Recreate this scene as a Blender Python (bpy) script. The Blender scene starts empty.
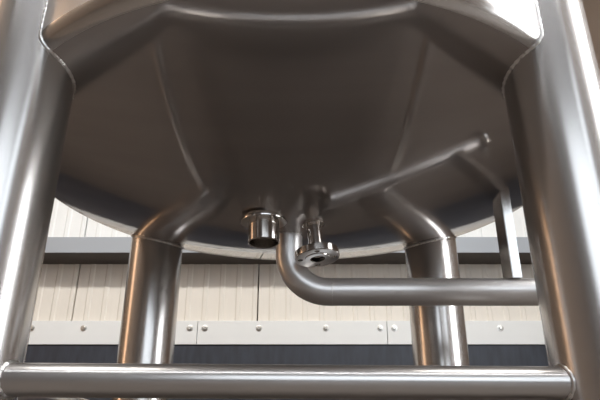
import bpy, bmesh, math, random
from mathutils import Vector, Matrix
random.seed(7)
S = bpy.context.scene
COL = S.collection
CZ = 0.11                      # camera height above the floor
F_PX, PITCH = 605.4, 0.42
TC = Vector((-0.014, 1.416, 0))  # axis of the tank

# ------------------------------------------------------------------ materials
def new_mat(name):
    m = bpy.data.materials.new(name); m.use_nodes = True
    nt = m.node_tree; b = nt.nodes['Principled BSDF']
    return m, nt, b
def steel(name, col, rough, aniso_scale=None, var=0.05, bump=0.0, scale=(1, 1, 1), metallic=1.0, haze=0.0, haze_rough=.45):
    m, nt, b = new_mat(name)
    tc = nt.nodes.new('ShaderNodeTexCoord'); mp = nt.nodes.new('ShaderNodeMapping')
    mp.inputs['Scale'].default_value = scale
    nz = nt.nodes.new('ShaderNodeTexNoise'); nz.inputs['Scale'].default_value = 1.0; nz.inputs['Detail'].default_value = 4
    nt.links.new(tc.outputs['Object'], mp.inputs[0]); nt.links.new(mp.outputs[0], nz.inputs['Vector'])
    mr = nt.nodes.new('ShaderNodeMapRange')
    mr.inputs['From Min'].default_value = .3; mr.inputs['From Max'].default_value = .7
    mr.inputs['To Min'].default_value = max(.02, rough - var); mr.inputs['To Max'].default_value = rough + var
    nt.links.new(nz.outputs['Fac'], mr.inputs['Value']); nt.links.new(mr.outputs[0], b.inputs['Roughness'])
    cr = nt.nodes.new('ShaderNodeMix'); cr.data_type = 'RGBA'
    cr.inputs[6].default_value = (*[c * .9 for c in col], 1); cr.inputs[7].default_value = (*[min(1, c * 1.06) for c in col], 1)
    nt.links.new(nz.outputs['Fac'], cr.inputs[0]); nt.links.new(cr.outputs[2], b.inputs['Base Color'])
    b.inputs['Metallic'].default_value = metallic
    if bump:
        bp = nt.nodes.new('ShaderNodeBump'); bp.inputs['Strength'].default_value = bump; bp.inputs['Distance'].default_value = .0006
        nt.links.new(nz.outputs['Fac'], bp.inputs['Height']); nt.links.new(bp.outputs[0], b.inputs['Normal'])
    if haze:      # the fine brushing scatters part of the reflection widely
        b2 = nt.nodes.new('ShaderNodeBsdfAnisotropic'); b2.inputs['Roughness'].default_value = haze_rough
        nt.links.new(cr.outputs[2], b2.inputs['Color'])
        ms = nt.nodes.new('ShaderNodeMixShader'); ms.inputs[0].default_value = haze
        nt.links.new(b.outputs[0], ms.inputs[1]); nt.links.new(b2.outputs[0], ms.inputs[2])
        nt.links.new(ms.outputs[0], nt.nodes['Material Output'].inputs['Surface'])
    return m
def plain(name, col, rough=.6, var=.12, nscale=3.0, stretch=(1, 1, 1), metallic=0.0):
    m, nt, b = new_mat(name)
    tc = nt.nodes.new('ShaderNodeTexCoord'); mp = nt.nodes.new('ShaderNodeMapping'); mp.inputs['Scale'].default_value = stretch
    nz = nt.nodes.new('ShaderNodeTexNoise'); nz.inputs['Scale'].default_value = nscale; nz.inputs['Detail'].default_value = 5
    mx = nt.nodes.new('ShaderNodeMix'); mx.data_type = 'RGBA'
    mx.inputs[6].default_value = (*[c * (1 - var) for c in col], 1); mx.inputs[7].default_value = (*[min(1, c * (1 + var)) for c in col], 1)
    nt.links.new(tc.outputs['Object'], mp.inputs[0]); nt.links.new(mp.outputs[0], nz.inputs['Vector'])
    nt.links.new(nz.outputs['Fac'], mx.inputs[0]); nt.links.new(mx.outputs[2], b.inputs['Base Color'])
    b.inputs['Roughness'].default_value = rough; b.inputs['Metallic'].default_value = metallic
    return m
def emit(name, col, strength):
    m, nt, b = new_mat(name)
    b.inputs['Base Color'].default_value = (.8, .8, .8, 1)
    b.inputs['Emission Color'].default_value = (*col, 1); b.inputs['Emission Strength'].default_value = strength
    return m

STEEL = (.64, .615, .595)
M_leg = steel('satin_stainless_pipe', STEEL, .22, var=.03, scale=(40, 40, 2), haze=.22, haze_rough=.5)
M_pipe = steel('satin_stainless_outlet', (.76, .735, .72), .30, var=.03, scale=(3, 40, 40), haze=.55, haze_rough=.55)
M_bar = steel('satin_stainless_bar', STEEL, .22, var=.03, scale=(3, 40, 40), haze=.35, haze_rough=.5)
M_bottom = steel('polished_stainless_dish', (.52, .49, .47), .06, var=.012, scale=(2, 20, 20), haze=.36, haze_rough=.36)
M_shell = steel('brushed_stainless_shell', STEEL, .28, var=.03, scale=(3, 3, 3), haze=.3, haze_rough=.5)
M_rim = steel('brushed_stainless_knuckle', (.66, .64, .62), .22, var=.02, scale=(5, 5, 5))
M_bright = steel('bright_stainless_fitting', (.68, .65, .62), .13, var=.04, scale=(20, 20, 20))
M_weld = steel('weld_bead', (.78, .76, .74), .34, var=.1, scale=(200, 200, 200), bump=.6)
M_plate = steel('flat_bar_stainless', (.62, .60, .58), .17, var=.05, scale=(40, 3, 3))

# ------------------------------------------------------------------ mesh helpers
def link(name, bm, mat, parent=None, smooth=True, loc=None):
    bmesh.ops.recalc_face_normals(bm, faces=bm.faces)
    me = bpy.data.meshes.new(name); bm.to_mesh(me); bm.free()
    if smooth:
        for p in me.polygons: p.use_smooth = True
        try: me.set_sharp_from_angle(angle=math.radians(35))
        except Exception: pass
    me.materials.append(mat)
    o = bpy.data.objects.new(name, me); COL.objects.link(o)
    if loc is not None: o.location = loc
    if parent is not None:
        o.parent = parent
    return o
def tag(o, label=None, cat=None, group=None, kind=None):
    if label: o['label'] = label
    if cat: o['category'] = cat
    if group: o['group'] = group
    if kind: o['kind'] = kind
    return o
def sweep(bm, pts, radii, n=48, closed=False, caps=True):
    pts = [Vector(p) for p in pts]
    if not hasattr(radii, '__len__'): radii = [radii] * len(pts)
    N = len(pts); rings = []
    def tang(i):
        if closed: return (pts[(i + 1) % N] - pts[i - 1]).normalized()
        a = pts[max(0, i - 1)]; b = pts[min(N - 1, i + 1)]
        return (b - a).normalized()
    t0 = tang(0); ref = Vector((0, 0, 1)) if abs(t0.z) < .9 else Vector((1, 0, 0))
    nrm = t0.cross(ref).normalized()
    for i in range(N):
        t = tang(i); nrm = (nrm - t * nrm.dot(t)).normalized(); bn = t.cross(nrm)
        rings.append([bm.verts.new(pts[i] + (nrm * math.cos(2 * math.pi * k / n) + bn * math.sin(2 * math.pi * k / n)) * radii[i]) for k in range(n)])
    for i in range(N if closed else N - 1):
        A, B = rings[i], rings[(i + 1) % N]
        for k in range(n): bm.faces.new((A[k], A[(k + 1) % n], B[(k + 1) % n], B[k]))
    if caps and not closed:
        bm.faces.new(rings[0][::-1]); bm.faces.new(rings[-1])
def lathe(bm, prof, n=64, M=Matrix(), close=False):
    rings = []
    for r, z in prof:
        if r < 1e-6: rings.append([bm.verts.new(M @ Vector((0, 0, z)))])
        else: rings.append([bm.verts.new(M @ Vector((r * math.cos(2 * math.pi * k / n), r * math.sin(2 * math.pi * k / n), z))) for k in range(n)])
    pairs = list(zip(rings[:-1], rings[1:]))
    if close: pairs.append((rings[-1], rings[0]))
    for A, B in pairs:
        for k in range(n):
            a0, a1 = A[k % len(A)], A[(k + 1) % len(A)]; b0, b1 = B[k % len(B)], B[(k + 1) % len(B)]
            vs = []
            for v in (a0, a1, b1, b0):
                if v not in vs: vs.append(v)
            if len(vs) > 2: bm.faces.new(vs)
def box(bm, x0, x1, y0, y1, z0, z1, bevel=0):
    vs = [bm.verts.new((x, y, z)) for z in (z0, z1) for y in (y0, y1) for x in (x0, x1)]
    fs = [bm.faces.new([vs[i] for i in f]) for f in ((0, 2, 3, 1), (4, 5, 7, 6), (0, 1, 5, 4), (2, 6, 7, 3), (0, 4, 6, 2), (1, 3, 7, 5))]
    if bevel:
        es = list({e for f in fs for e in f.edges})
        bmesh.ops.bevel(bm, geom=es, offset=bevel, segments=2, affect='EDGES', profile=.6)
def bead_path(bm, pts, r, closed=True, n=8):
    out = []; rad = []
    for i, p in enumerate(pts):
        out.append(p); rad.append(r * (1 + .22 * math.sin(i * 2.1) + random.uniform(-.12, .12)))
    sweep(bm, out, rad, n=n, closed=closed)

# ------------------------------------------------------------------ the tank
tank = bpy.data.objects.new('stainless_tank', None); COL.objects.link(tank)
tank.location = (TC.x, TC.y, 0)
tag(tank, 'large stainless steel tank with a dished polished bottom standing on four pipe legs', 'tank')
bpy.context.view_layer.update()
def T(p): return Vector((p[0] - TC.x, p[1] - TC.y, p[2]))     # world -> tank space

R_T = 0.705          # shell radius
Z_BOT = CZ + 0.532  # lowest point of the dish
SL = math.tan(math.radians(11.5))
R_AP, R_KN, A_KN = .10, .035, math.radians(18)
def dish_profile():
    # (r, z): gently curved cone, then a rolled knuckle, then the cylindrical shell
    P = []
    rk = R_T - R_KN * (1 - math.sin(A_KN))      # radius where the knuckle starts
    def z_cone(r):
        a0, a1 = math.radians(11.5), A_KN
        s0, s1 = math.tan(a0), math.tan(a1)
        if r < R_AP: return s0 * r * r / (2 * R_AP)
        q = (r - R_AP)
        return s0 * R_AP / 2 + s0 * q + (s1 - s0) * q * q / (2 * (rk - R_AP))
    n = 40
    for i in range(n + 1):
        r = rk * i / n; P.append((r, Z_BOT + z_cone(r)))
    zk = P[-1][1]
    return P, rk, zk
PR, RK, ZK = dish_profile()
KN = []
for i in range(1, 17):
    a = A_KN + (math.pi / 2 - A_KN) * i / 16
    KN.append((RK + R_KN * (math.sin(a) - math.sin(A_KN)), ZK + R_KN * (math.cos(A_KN) - math.cos(a))))
Z_TAN = KN[-1][1]
ALL = PR + KN
def zdish(r):
    for (r0, z0), (r1, z1) in zip(ALL[:-1], ALL[1:]):
        if r0 <= r <= r1: return z0 + (z1 - z0) * (r - r0) / max(1e-9, r1 - r0)
    return 1e9
def slope(r): return math.atan2(zdish(r + .004) - zdish(max(0, r - .004)), .004 + min(r, .004))

bm = bmesh.new(); lathe(bm, PR, n=192)
dish = link('tank_bottom', bm, M_bottom, tank)
bm = bmesh.new(); lathe(bm, [PR[-1]] + KN, n=192)
kn = link('knuckle_ring', bm, M_rim, tank); tag(kn, 'brushed outer rim of the tank bottom')
bm = bmesh.new(); ZTOP = Z_TAN + 1.25
lathe(bm, [(R_T, Z_TAN), (R_T, ZTOP), (R_T - .02, ZTOP + .05), (.5, ZTOP + .16), (0, ZTOP + .22)], n=160)
link('tank_shell', bm, M_shell, tank)

# legs ---------------------------------------------------------------
LR = .084
LEGS = [(-.515, .952), (.472, .952), (-.472, 1.886), (.430, 1.886)]
def surf_hit(cx, cy, ang):
    """point where a vertical line on the leg's surface meets the tank, None when it runs past outside"""
    p = Vector((cx + LR * math.cos(ang), cy + LR * math.sin(ang), 0)) - TC
    return p.length
for (lx, ly) in LEGS:
    c = T((lx, ly, 0))
    rad = math.hypot(c.x, c.y)
    top = Z_TAN + .30
    bm = bmesh.new()
    sweep(bm, [(c.x, c.y, 0), (c.x, c.y, .3), (c.x, c.y, .6), (c.x, c.y, top)], LR, n=64)
    leg = link('leg', bm, M_leg, tank)
    # weld following the real intersection
    pts = []
    n = 360; seq = []
    for k in range(n):
        a = 2 * math.pi * k / n
        px, py = c.x + LR * math.cos(a), c.y + LR * math.sin(a); r = math.hypot(px, py)
        seq.append((px, py, zdish(r) if r < R_T - .0005 else None))
    # rotate so that the outside gap comes first
    gap = [i for i, s in enumerate(seq) if s[2] is None]
    if gap:
        start = next(i for i in range(n) if seq[i - 1][2] is None and seq[i][2] is not None)
        run = []
        i = start
        while seq[i % n][2] is not None: run.append(seq[i % n]); i += 1
        run = [(x, y, z) for x, y, z in run]
        a, b = run[0], run[-1]
        run = [(a[0], a[1], top - .01 - (top - .01 - a[2]) * j / 40) for j in range(40)] + run + [(b[0], b[1], b[2] + (top - .01 - b[2]) * (j + 1) / 40) for j in range(40)]
        closed = False
    else:
        run = seq; closed = True
    # resample evenly
    P = [Vector(p) for p in run]; out = [P[0]]
    step = .0042; acc = 0
    for q in P[1:]:
        while (q - out[-1]).length > step: out.append(out[-1] + (q - out[-1]).normalized() * step)
    bm = bmesh.new(); bead_path(bm, out, .0038, closed=False, n=8)
    w = link('weld_bead', bm, M_weld, leg)

# cross bars ----------------------------------------------------------
BR = .0250
def bar(p0, p1):
    bm = bmesh.new(); a, b = T(p0), T(p1)
    sweep(bm, [a.lerp(b, t) for t in (0, .33, .66, 1)], BR, n=40)
    o = link('cross_bar', bm, M_bar, tank)
    return o, a, b
zb0, zb1 = CZ + .124, CZ + .118
b1, a, b = bar((-.47, .938, zb0), (.43, .938, zb1))
# welds at the two ends of the near bar
for s, lx in ((1, -.515), (-1, .472)):
    bm = bmesh.new(); pts = []
    for k in range(44):
        t = 2 * math.pi * k / 44
        yy = .938 + BR * 1.03 * math.cos(t); zz = (zb0 if s > 0 else zb1) + BR * 1.03 * math.sin(t)
        xx = lx + s * math.sqrt(max(0, LR ** 2 - (yy - .952) ** 2))
        pts.append(T((xx, yy, zz)))
    bead_path(bm, pts, .0032, closed=True, n=8)
    link('weld_bead', bm, M_weld, b1)
bar((-.512, .99, CZ + .124), (-.475, 1.85, CZ + .124))
bar((.469, .99, CZ + .118), (.433, 1.85, CZ + .118))

# outlet pipe ---------------------------------------------------------
PRD = .0330
ox, oy = -.027, 1.420; zp = CZ + .392
rb = .095
ztop = Z_BOT + .02
pts = [(ox, oy, ztop), (ox, oy, zp + rb + .004)]
for i in range(0, 19):
    a = math.pi / 2 * i / 18
    pts.append((ox + rb * (1 - math.cos(a)), oy, zp + rb - rb * math.sin(a)))
pts += [(ox + rb + .01, oy, zp), (.20, oy, zp), (.40, oy, zp), (.600, oy, zp)]
bm = bmesh.new(); sweep(bm, [T(p) for p in pts], PRD, n=48)
pipe = link('outlet_pipe', bm, M_pipe, tank)
def ring(c, axis, r, br=.0022, parent=None, n=60):
    axis = Vector(axis).normalized(); u = axis.orthogonal().normalized(); v = axis.cross(u)
    bm = bmesh.new()
    bead_path(bm, [Vector(c) + (u * math.cos(2 * math.pi * k / n) + v * math.sin(2 * math.pi * k / n)) * r for k in range(n)], br, n=8)
    return link('weld_bead', bm, M_weld, parent)
ring(T((ox, oy, Z_BOT + .004)), (0, 0, 1), PRD + .001, .003, pipe)
ring(T((ox + rb + .008, oy, zp)), (1, 0, 0), PRD - .0006, .0012, pipe, 72)
# clamp ferrule and closing disc on the far end of the pipe
Mx = Matrix.Translation(T((.600, oy, zp))) @ Matrix.Rotation(math.pi / 2, 4, 'Y')
bm = bmesh.new(); lathe(bm, [(0, -.006), (.036, -.006), (.054, .002), (.056, .006), (.056, .014), (.052, .018), (.02, .018), (.018, .012), (0, .012)], n=48, M=Mx)
link('end_flange', bm, M_bright, pipe)

# flat bar bracket between pipe and tank --------------------------------
def strap(path, w, th, y0):
    """flat bar bent in the x-z plane, w deep along y, th thick"""
    bm = bmesh.new(); P = [Vector((x, 0, z)) for x, z in path]; secs = []
    for i, p in enumerate(P):
        d0 = (P[i] - P[i - 1]).normalized() if i else (P[1] - P[0]).normalized()
        d1 = (P[i + 1] - P[i]).normalized() if i < len(P) - 1 else d0
        t = (d0 + d1).normalized(); nn = Vector((t.z, 0, -t.x)); k = th / 2 / max(.5, nn.dot(Vector((d1.z, 0, -d1.x))))
        secs.append([bm.verts.new((q.x, y, q.z)) for q, y in ((p - nn * k, y0), (p + nn * k, y0), (p + nn * k, y0 + w), (p - nn * k, y0 + w))])
    for A, B in zip(secs[:-1], secs[1:]):
        for k in range(4): bm.faces.new((A[k], A[(k + 1) % 4], B[(k + 1) % 4], B[k]))
    bm.faces.new(secs[0][::-1]); bm.faces.new(secs[-1])
    bmesh.ops.recalc_face_normals(bm, faces=bm.faces)
    bmesh.ops.bevel(bm, geom=[e for e in bm.edges], offset=.0012, segments=2, affect='EDGES')
    return bm
BX, BY = .518, oy - .030
path = [(BX - TC.x, zp + PRD - .006), (BX - TC.x, CZ + .47), (BX - TC.x, zdish(BX - TC.x) + .012)]
bm = strap(path, .070, .023, BY - TC.y)
bracket = link('support_bracket', bm, M_plate, tank)

# nozzles --------------------------------------------------------------
def nozzle_frame(wx, wy, tx, ty):
    p = T((wx, wy, 0)); r = math.hypot(p.x, p.y); z = zdish(r)
    n = Vector((tx, ty, -1)).normalized()
    q = n.to_track_quat('Z', 'Y').to_matrix().to_4x4()
    return Matrix.Translation((p.x, p.y, z)) @ q
Mn = nozzle_frame(-.086, 1.340, .02, -.02)
bm = bmesh.new()
ro, ri, L = .0375, .0335, .056
lathe(bm, [(ro, -.02), (ro, L - .001), (ro - .001, L), (ri + .001, L), (ri, L - .001), (ri, -.02)], n=64, M=Mn, close=True)
nz = link('open_nozzle', bm, M_bright, tank); tag(nz, 'wide open-ended nozzle stub')
bm = bmesh.new(); lathe(bm, [(ro - .002, -.008), (.053, -.006), (.056, .002), (.055, .006), (.049, .0075), (ro - .002, .0075)], n=64, M=Mn, close=True)
link('nozzle_collar', bm, M_bright, nz)
bm = bmesh.new(); lathe(bm, [(0, .004), (ri, .004), (ri, .007), (0, .007)], n=48, M=Mn)
link('nozzle_throat', bm, M_bar, nz)

Mf = nozzle_frame(.032, 1.348, .10, -.09)
bm = bmesh.new(); lathe(bm, [(.0175, -.02), (.0175, .079), (.0140, .079), (.0140, -.02)], n=48, M=Mf, close=True)
fz = link('flanged_nozzle', bm, M_bright, tank); tag(fz, 'narrow nozzle with a drilled round flange')
bm = bmesh.new(); lathe(bm, [(.0155, -.004), (.026, -.003), (.027, .003), (.025, .0045), (.0155, .0045)], n=48, M=Mf, close=True)
link('nozzle_collar', bm, M_bright, fz)
# flange with four drilled holes, raised face and a bore
bm = bmesh.new(); fo, fr, z0, z1 = .0520, .0175, .072, .090
NS = 96
def ringv(r, z): return [bm.verts.new(Mf @ Vector((r * math.cos(2 * math.pi * k / NS), r * math.sin(2 * math.pi * k / NS), z))) for k in range(NS)]
lathe(bm, [(.0176, z0), (fo - .0015, z0), (fo, z0 + .0015), (fo, z1 - .0015), (fo - .0015, z1), (.030, z1), (.0295, z1 + .0016), (fr, z1 + .0016), (fr, z0 + .004), (.0176, z0 + .004)], n=NS, M=Mf, close=True)
flange = link('flange', bm, M_bright, fz)
cutm = bmesh.new()
for k in range(4):
    a = math.pi / 4 + k * math.pi / 2 + .1
    MM = Mf @ Matrix.Translation((.0400 * math.cos(a), .0400 * math.sin(a), 0))
    lathe(cutm, [(0, z0 - .004), (.0062, z0 - .004), (.0062, z1 + .004), (0, z1 + .004)], n=20, M=MM)
bmesh.ops.recalc_face_normals(cutm, faces=cutm.faces)
cme = bpy.data.meshes.new('cut'); cutm.to_mesh(cme); cutm.free()
cob = bpy.data.objects.new('cut', cme); COL.objects.link(cob); cob.parent = tank
md = flange.modifiers.new('holes', 'BOOLEAN'); md.operation = 'DIFFERENCE'; md.object = cob; md.solver = 'EXACT'
bpy.context.view_layer.update()
dg = bpy.context.evaluated_depsgraph_get()
nm = bpy.data.meshes.new_from_object(flange.evaluated_get(dg)); flange.modifiers.clear()
flange.data = nm
for p in nm.polygons: p.use_smooth = True
nm.set_sharp_from_angle(angle=math.radians(35))
bpy.data.objects.remove(cob)

# ------------------------------------------------------------------ the building
YW = 4.0
def vz(v, y=YW):
    up = (200 - v) / F_PX
    return CZ + y * (math.sin(PITCH) + up * math.cos(PITCH)) / (math.cos(PITCH) - up * math.sin(PITCH))
def ux(u, v, y=YW):
    up = (200 - v) / F_PX
    return y * (u - 300) / F_PX / (math.cos(PITCH) - up * math.sin(PITCH))
X0, X1, YB, ZC = -3.4, 2.35, -4.0, 3.9
M_floor = plain('concrete_floor', (.118, .097, .083), .55, .2, 2.5)
M_base = plain('dark_blue_upstand', (.026, .031, .045), .5, .75, 7, (4, 1, .8))
M_clad = plain('cream_cladding', (.80, .75, .675), .55, .05, 3, (8, 1, .6))
M_cladtop = plain('white_cladding', (.86, .87, .86), .55, .04, 3, (8, 1, .6))
M_beam = plain('blue_grey_beam_paint', (.36, .385, .42), .5, .08, 3)
M_under = plain('rail_underside_shade', (.055, .042, .034), .6, .1, 3)  # shade under the rail, put into the colour of its lower lip
M_flash = plain('white_flashing', (.84, .85, .84), .45, .03, 6)
M_bolt = steel('zinc_bolt', (.62, .60, .57), .35)
M_dark = plain('brown_wall_sheet', (.20, .14, .10), .6, .15, 1.5)
M_rear = plain('grey_brown_rear_wall', (.25, .225, .21), .7, .15, 1.5)
M_ceil = plain('dull_roof_sheet', (.16, .14, .13), .7, .15, 2)
M_frame = plain('grey_frame', (.2, .2, .2), .5, .1, 3)

def room(name, bx, mat):
    bm = bmesh.new(); box(bm, *bx); return tag(link(name, bm, mat, smooth=False), kind='structure')
room('floor', (X0 - .2, X1 + .2, YB - .2, YW + .4, -.1, 0), M_floor)
room('ceiling', (X0 - .2, X1 + .2, YB - .2, YW + .4, ZC, ZC + .1), M_ceil)

Z_BT, Z_FT, Z_FB = vz(237, YW - .22), vz(321, YW), vz(344.5, YW)
Z_BB = vz(252.5, YW - .22)
# lower upstand, and the ribbed cladding above it
bm = bmesh.new(); box(bm, X0, X1, YW + .005, YW + .2, 0, Z_FB + .02)
base = tag(link('wall_back', bm, M_base, smooth=False), kind='structure')
def ribbed(name, z0, z1, mat, x0, x1, pitch=.113, depth=.005, y=YW + .03):
    bm = bmesh.new(); xs = []
    x = x0
    while x < x1:
        for dx, dy in ((0, 0), (pitch * .60, 0), (pitch * .68, -depth), (pitch * .88, -depth), (pitch * .96, 0)):
            if x + dx < x1: xs.append((x + dx, y + dy))
        x += pitch
    xs.append((x1, y))
    lo = [bm.verts.new((a, b, z0)) for a, b in xs]; hi = [bm.verts.new((a, b, z1)) for a, b in xs]
    lo2 = [bm.verts.new((a, y + .12, z0)) for a in (x1, x0)]; hi2 = [bm.verts.new((a, y + .12, z1)) for a in (x1, x0)]
    L, H = lo + lo2, hi + hi2; n = len(L)
    for i in range(n): bm.faces.new((L[i], L[(i + 1) % n], H[(i + 1) % n], H[i]))
    bm.faces.new(L); bm.faces.new(H[::-1])
    o = link(name, bm, mat, smooth=False); o.data.materials[0] = mat
    return tag(o, kind='structure')
xj = ux(258, 290)
gap = .009
cuts = [X0] + [xj + k * 1.243 for k in range(-3, 4) if X0 < xj + k * 1.243 < X1] + [X1]
for a, b in zip(cuts[:-1], cuts[1:]):
    ribbed('wall_back', Z_FB + .02, Z_BT - .02, M_clad, a + gap / 2, b - gap / 2)
    ribbed('wall_back', Z_BT - .02, ZC, M_cladtop, a + gap / 2, b - gap / 2)
bm = bmesh.new(); box(bm, X0, X1, YW + .16, YW + .25, Z_FB + .02, ZC)
tag(link('wall_back', bm, M_frame, smooth=False), kind='structure')

# wall rail
bm = bmesh.new(); box(bm, X0 + .01, X1 - .01, YW - .22, YW - .212, Z_BB, Z_BT, .0015)
rail = tag(bpy.data.objects.new('wall_rail', None), 'long blue-grey steel rail running across the ribbed wall behind the tank', 'beam'); COL.objects.link(rail)
rail.location = (0, YW, Z_BB)
def addp(name, bx, mat, parent, bevel=.001):
    bm = bmesh.new(); l = parent.location
    box(bm, bx[0] - l.x, bx[1] - l.x, bx[2] - l.y, bx[3] - l.y, bx[4] - l.z, bx[5] - l.z, bevel)
    return link(name, bm, mat, parent, smooth=False)
bm.free()
addp('face_web', (X0 + .01, X1 - .01, YW - .22, YW - .212, Z_BB, Z_BT), M_beam, rail)
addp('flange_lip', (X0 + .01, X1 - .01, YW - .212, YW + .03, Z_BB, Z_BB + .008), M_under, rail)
addp('flange_lip', (X0 + .01, X1 - .01, YW - .212, YW + .03, Z_BT - .008, Z_BT), M_beam, rail)

# white flashing strips with their bolts
seams = [-1.0, ux(197.5, 330), ux(387, 330), 10]
px_b = [[-32 + 0, 20, 32, 84, 137, 190], [205, 259, 326, 380], [394, 447, 500, 555, 570]]
spans = [(X0 + .02, ux(197.5, 330)), (ux(197.5, 330), ux(387, 330)), (ux(387, 330), X1 - .02)]
bolts = [[32, 84, 137, 190], [205, 259, 326, 380], [394, 447, 500, 552]]
labs = ['white bolted flashing strip on the wall behind the left legs',
        'middle white bolted flashing strip, on the wall between the far legs',
        'white bolted flashing strip on the wall behind the right legs']
for (a, b), bb, lb in zip(spans, bolts, labs):
    f = bpy.data.objects.new('flashing_strip', None); COL.objects.link(f); f.location = ((a + b) / 2, YW, Z_FB)
    tag(f, lb, 'flashing', 'white flashing strips along the wall')
    addp('strip', (a + .002, b - .002, YW - .008, YW + .034, Z_FB, Z_FT), M_flash, f)
    for u in bb:
        bx, bz = ux(u, 328.5, YW), vz(328.5, YW)
        bm = bmesh.new(); MB = Matrix.Translation((bx - f.location.x, -.008, bz - Z_FB)) @ Matrix.Rotation(math.pi / 2, 4, 'X')
        lathe(bm, [(0, .0), (.021, 0), (.021, .003), (.013, .004)], n=24, M=MB)
        lathe(bm, [(.013, .004), (.013, .011), (.011, .013), (0, .013)], n=6, M=MB)
        link('bolt', bm, M_bolt, f)

# side walls and rear wall with their daylight openings (all outside the picture, seen in the steel)
room('wall_left', (X0 - .2, X0, YB, YW + .2, 0, ZC), M_dark)
room('wall_rear', (X0, X1, YB - .2, YB, 0, ZC), M_rear)
room('wall_right', (X1, X1 + .2, YB, YW + .2, 0, ZC), M_dark)

def window(name, bx, mat, framemat=None):
    bm = bmesh.new(); box(bm, *bx); o = tag(link(name, bm, mat, smooth=False), kind='structure'); return o
E_day = emit('daylit_glazing', (.92, .96, 1.0), 7.5)
E_rear = emit('rear_daylit_glazing', (.80, .90, 1.0), 2.0)
E_warm = emit('tungsten_lit_glazing', (1.0, .55, .25), 3.0)
window('window_1', (X1 - .02, X1 - .005, .08, 1.02, .3, 3.5), E_day)
window('window_2', (X0 + .005, X0 + .02, 1.2, 1.6, .2, 3.2), E_warm)
window('window_3', (-1.0, 2.3, YB + .005, YB + .02, .9, 3.2), E_rear)

window('bracket_glow_panel', (X1 - .02, X1 - .005, -3.7, -2.3, .8, 3.3), E_rear)  # glowing panel added so the bracket's front face reflects something bright
# ceiling strip light
E_tube = emit('tube_light', (.93, .96, 1.0), 14.0)
lamp = bpy.data.objects.new('strip_light', None); COL.objects.link(lamp); lamp.location = (0, -1.6, ZC - .1)
tag(lamp, 'long white strip light fixed under the roof above the near side of the tank', 'lamp')
addp('housing', (-2.6, 2.6, -1.70, -1.50, ZC - .09, ZC), M_frame, lamp)
addp('diffuser', (-2.58, 2.58, -1.68, -1.52, ZC - .13, ZC - .09), E_tube, lamp)
# added area lamp that brightens the far wall; the ceiling has no opening
def area(name, loc, rot, sx, sy, power, col):
    l = bpy.data.lights.new(name, 'AREA'); l.shape = 'RECTANGLE'; l.size = sx; l.size_y = sy; l.energy = power; l.color = col
    o = bpy.data.objects.new(name, l); COL.objects.link(o); o.location = loc; o.rotation_euler = rot; return o
area('far_wall_fill', (-.5, .3, ZC - .03), (math.radians(48), 0, 0), 5.0, .5, 285, (1, .98, .94))

w = bpy.data.worlds.new('World'); S.world = w; w.use_nodes = True
w.node_tree.nodes['Background'].inputs[0].default_value = (.5, .6, .7, 1); w.node_tree.nodes['Background'].inputs[1].default_value = .05

# ------------------------------------------------------------------ camera
cam = bpy.data.cameras.new('camera'); co = bpy.data.objects.new('camera', cam); COL.objects.link(co)
cam.sensor_width = 36; cam.lens = 36 * 605.4 / 600
co.location = (0, 0, CZ); co.rotation_euler = (math.pi / 2 + PITCH, 0, 0)
cam.clip_start = .02
S.camera = co
S.view_settings.view_transform = 'Standard'; S.view_settings.look = 'None'; S.view_settings.gamma = 1; S.view_settings.exposure = 0
S.cycles.max_bounces = 8; S.cycles.glossy_bounces = 6
S.cycles.use_denoising = True
S.cycles.sample_clamp_indirect = 6
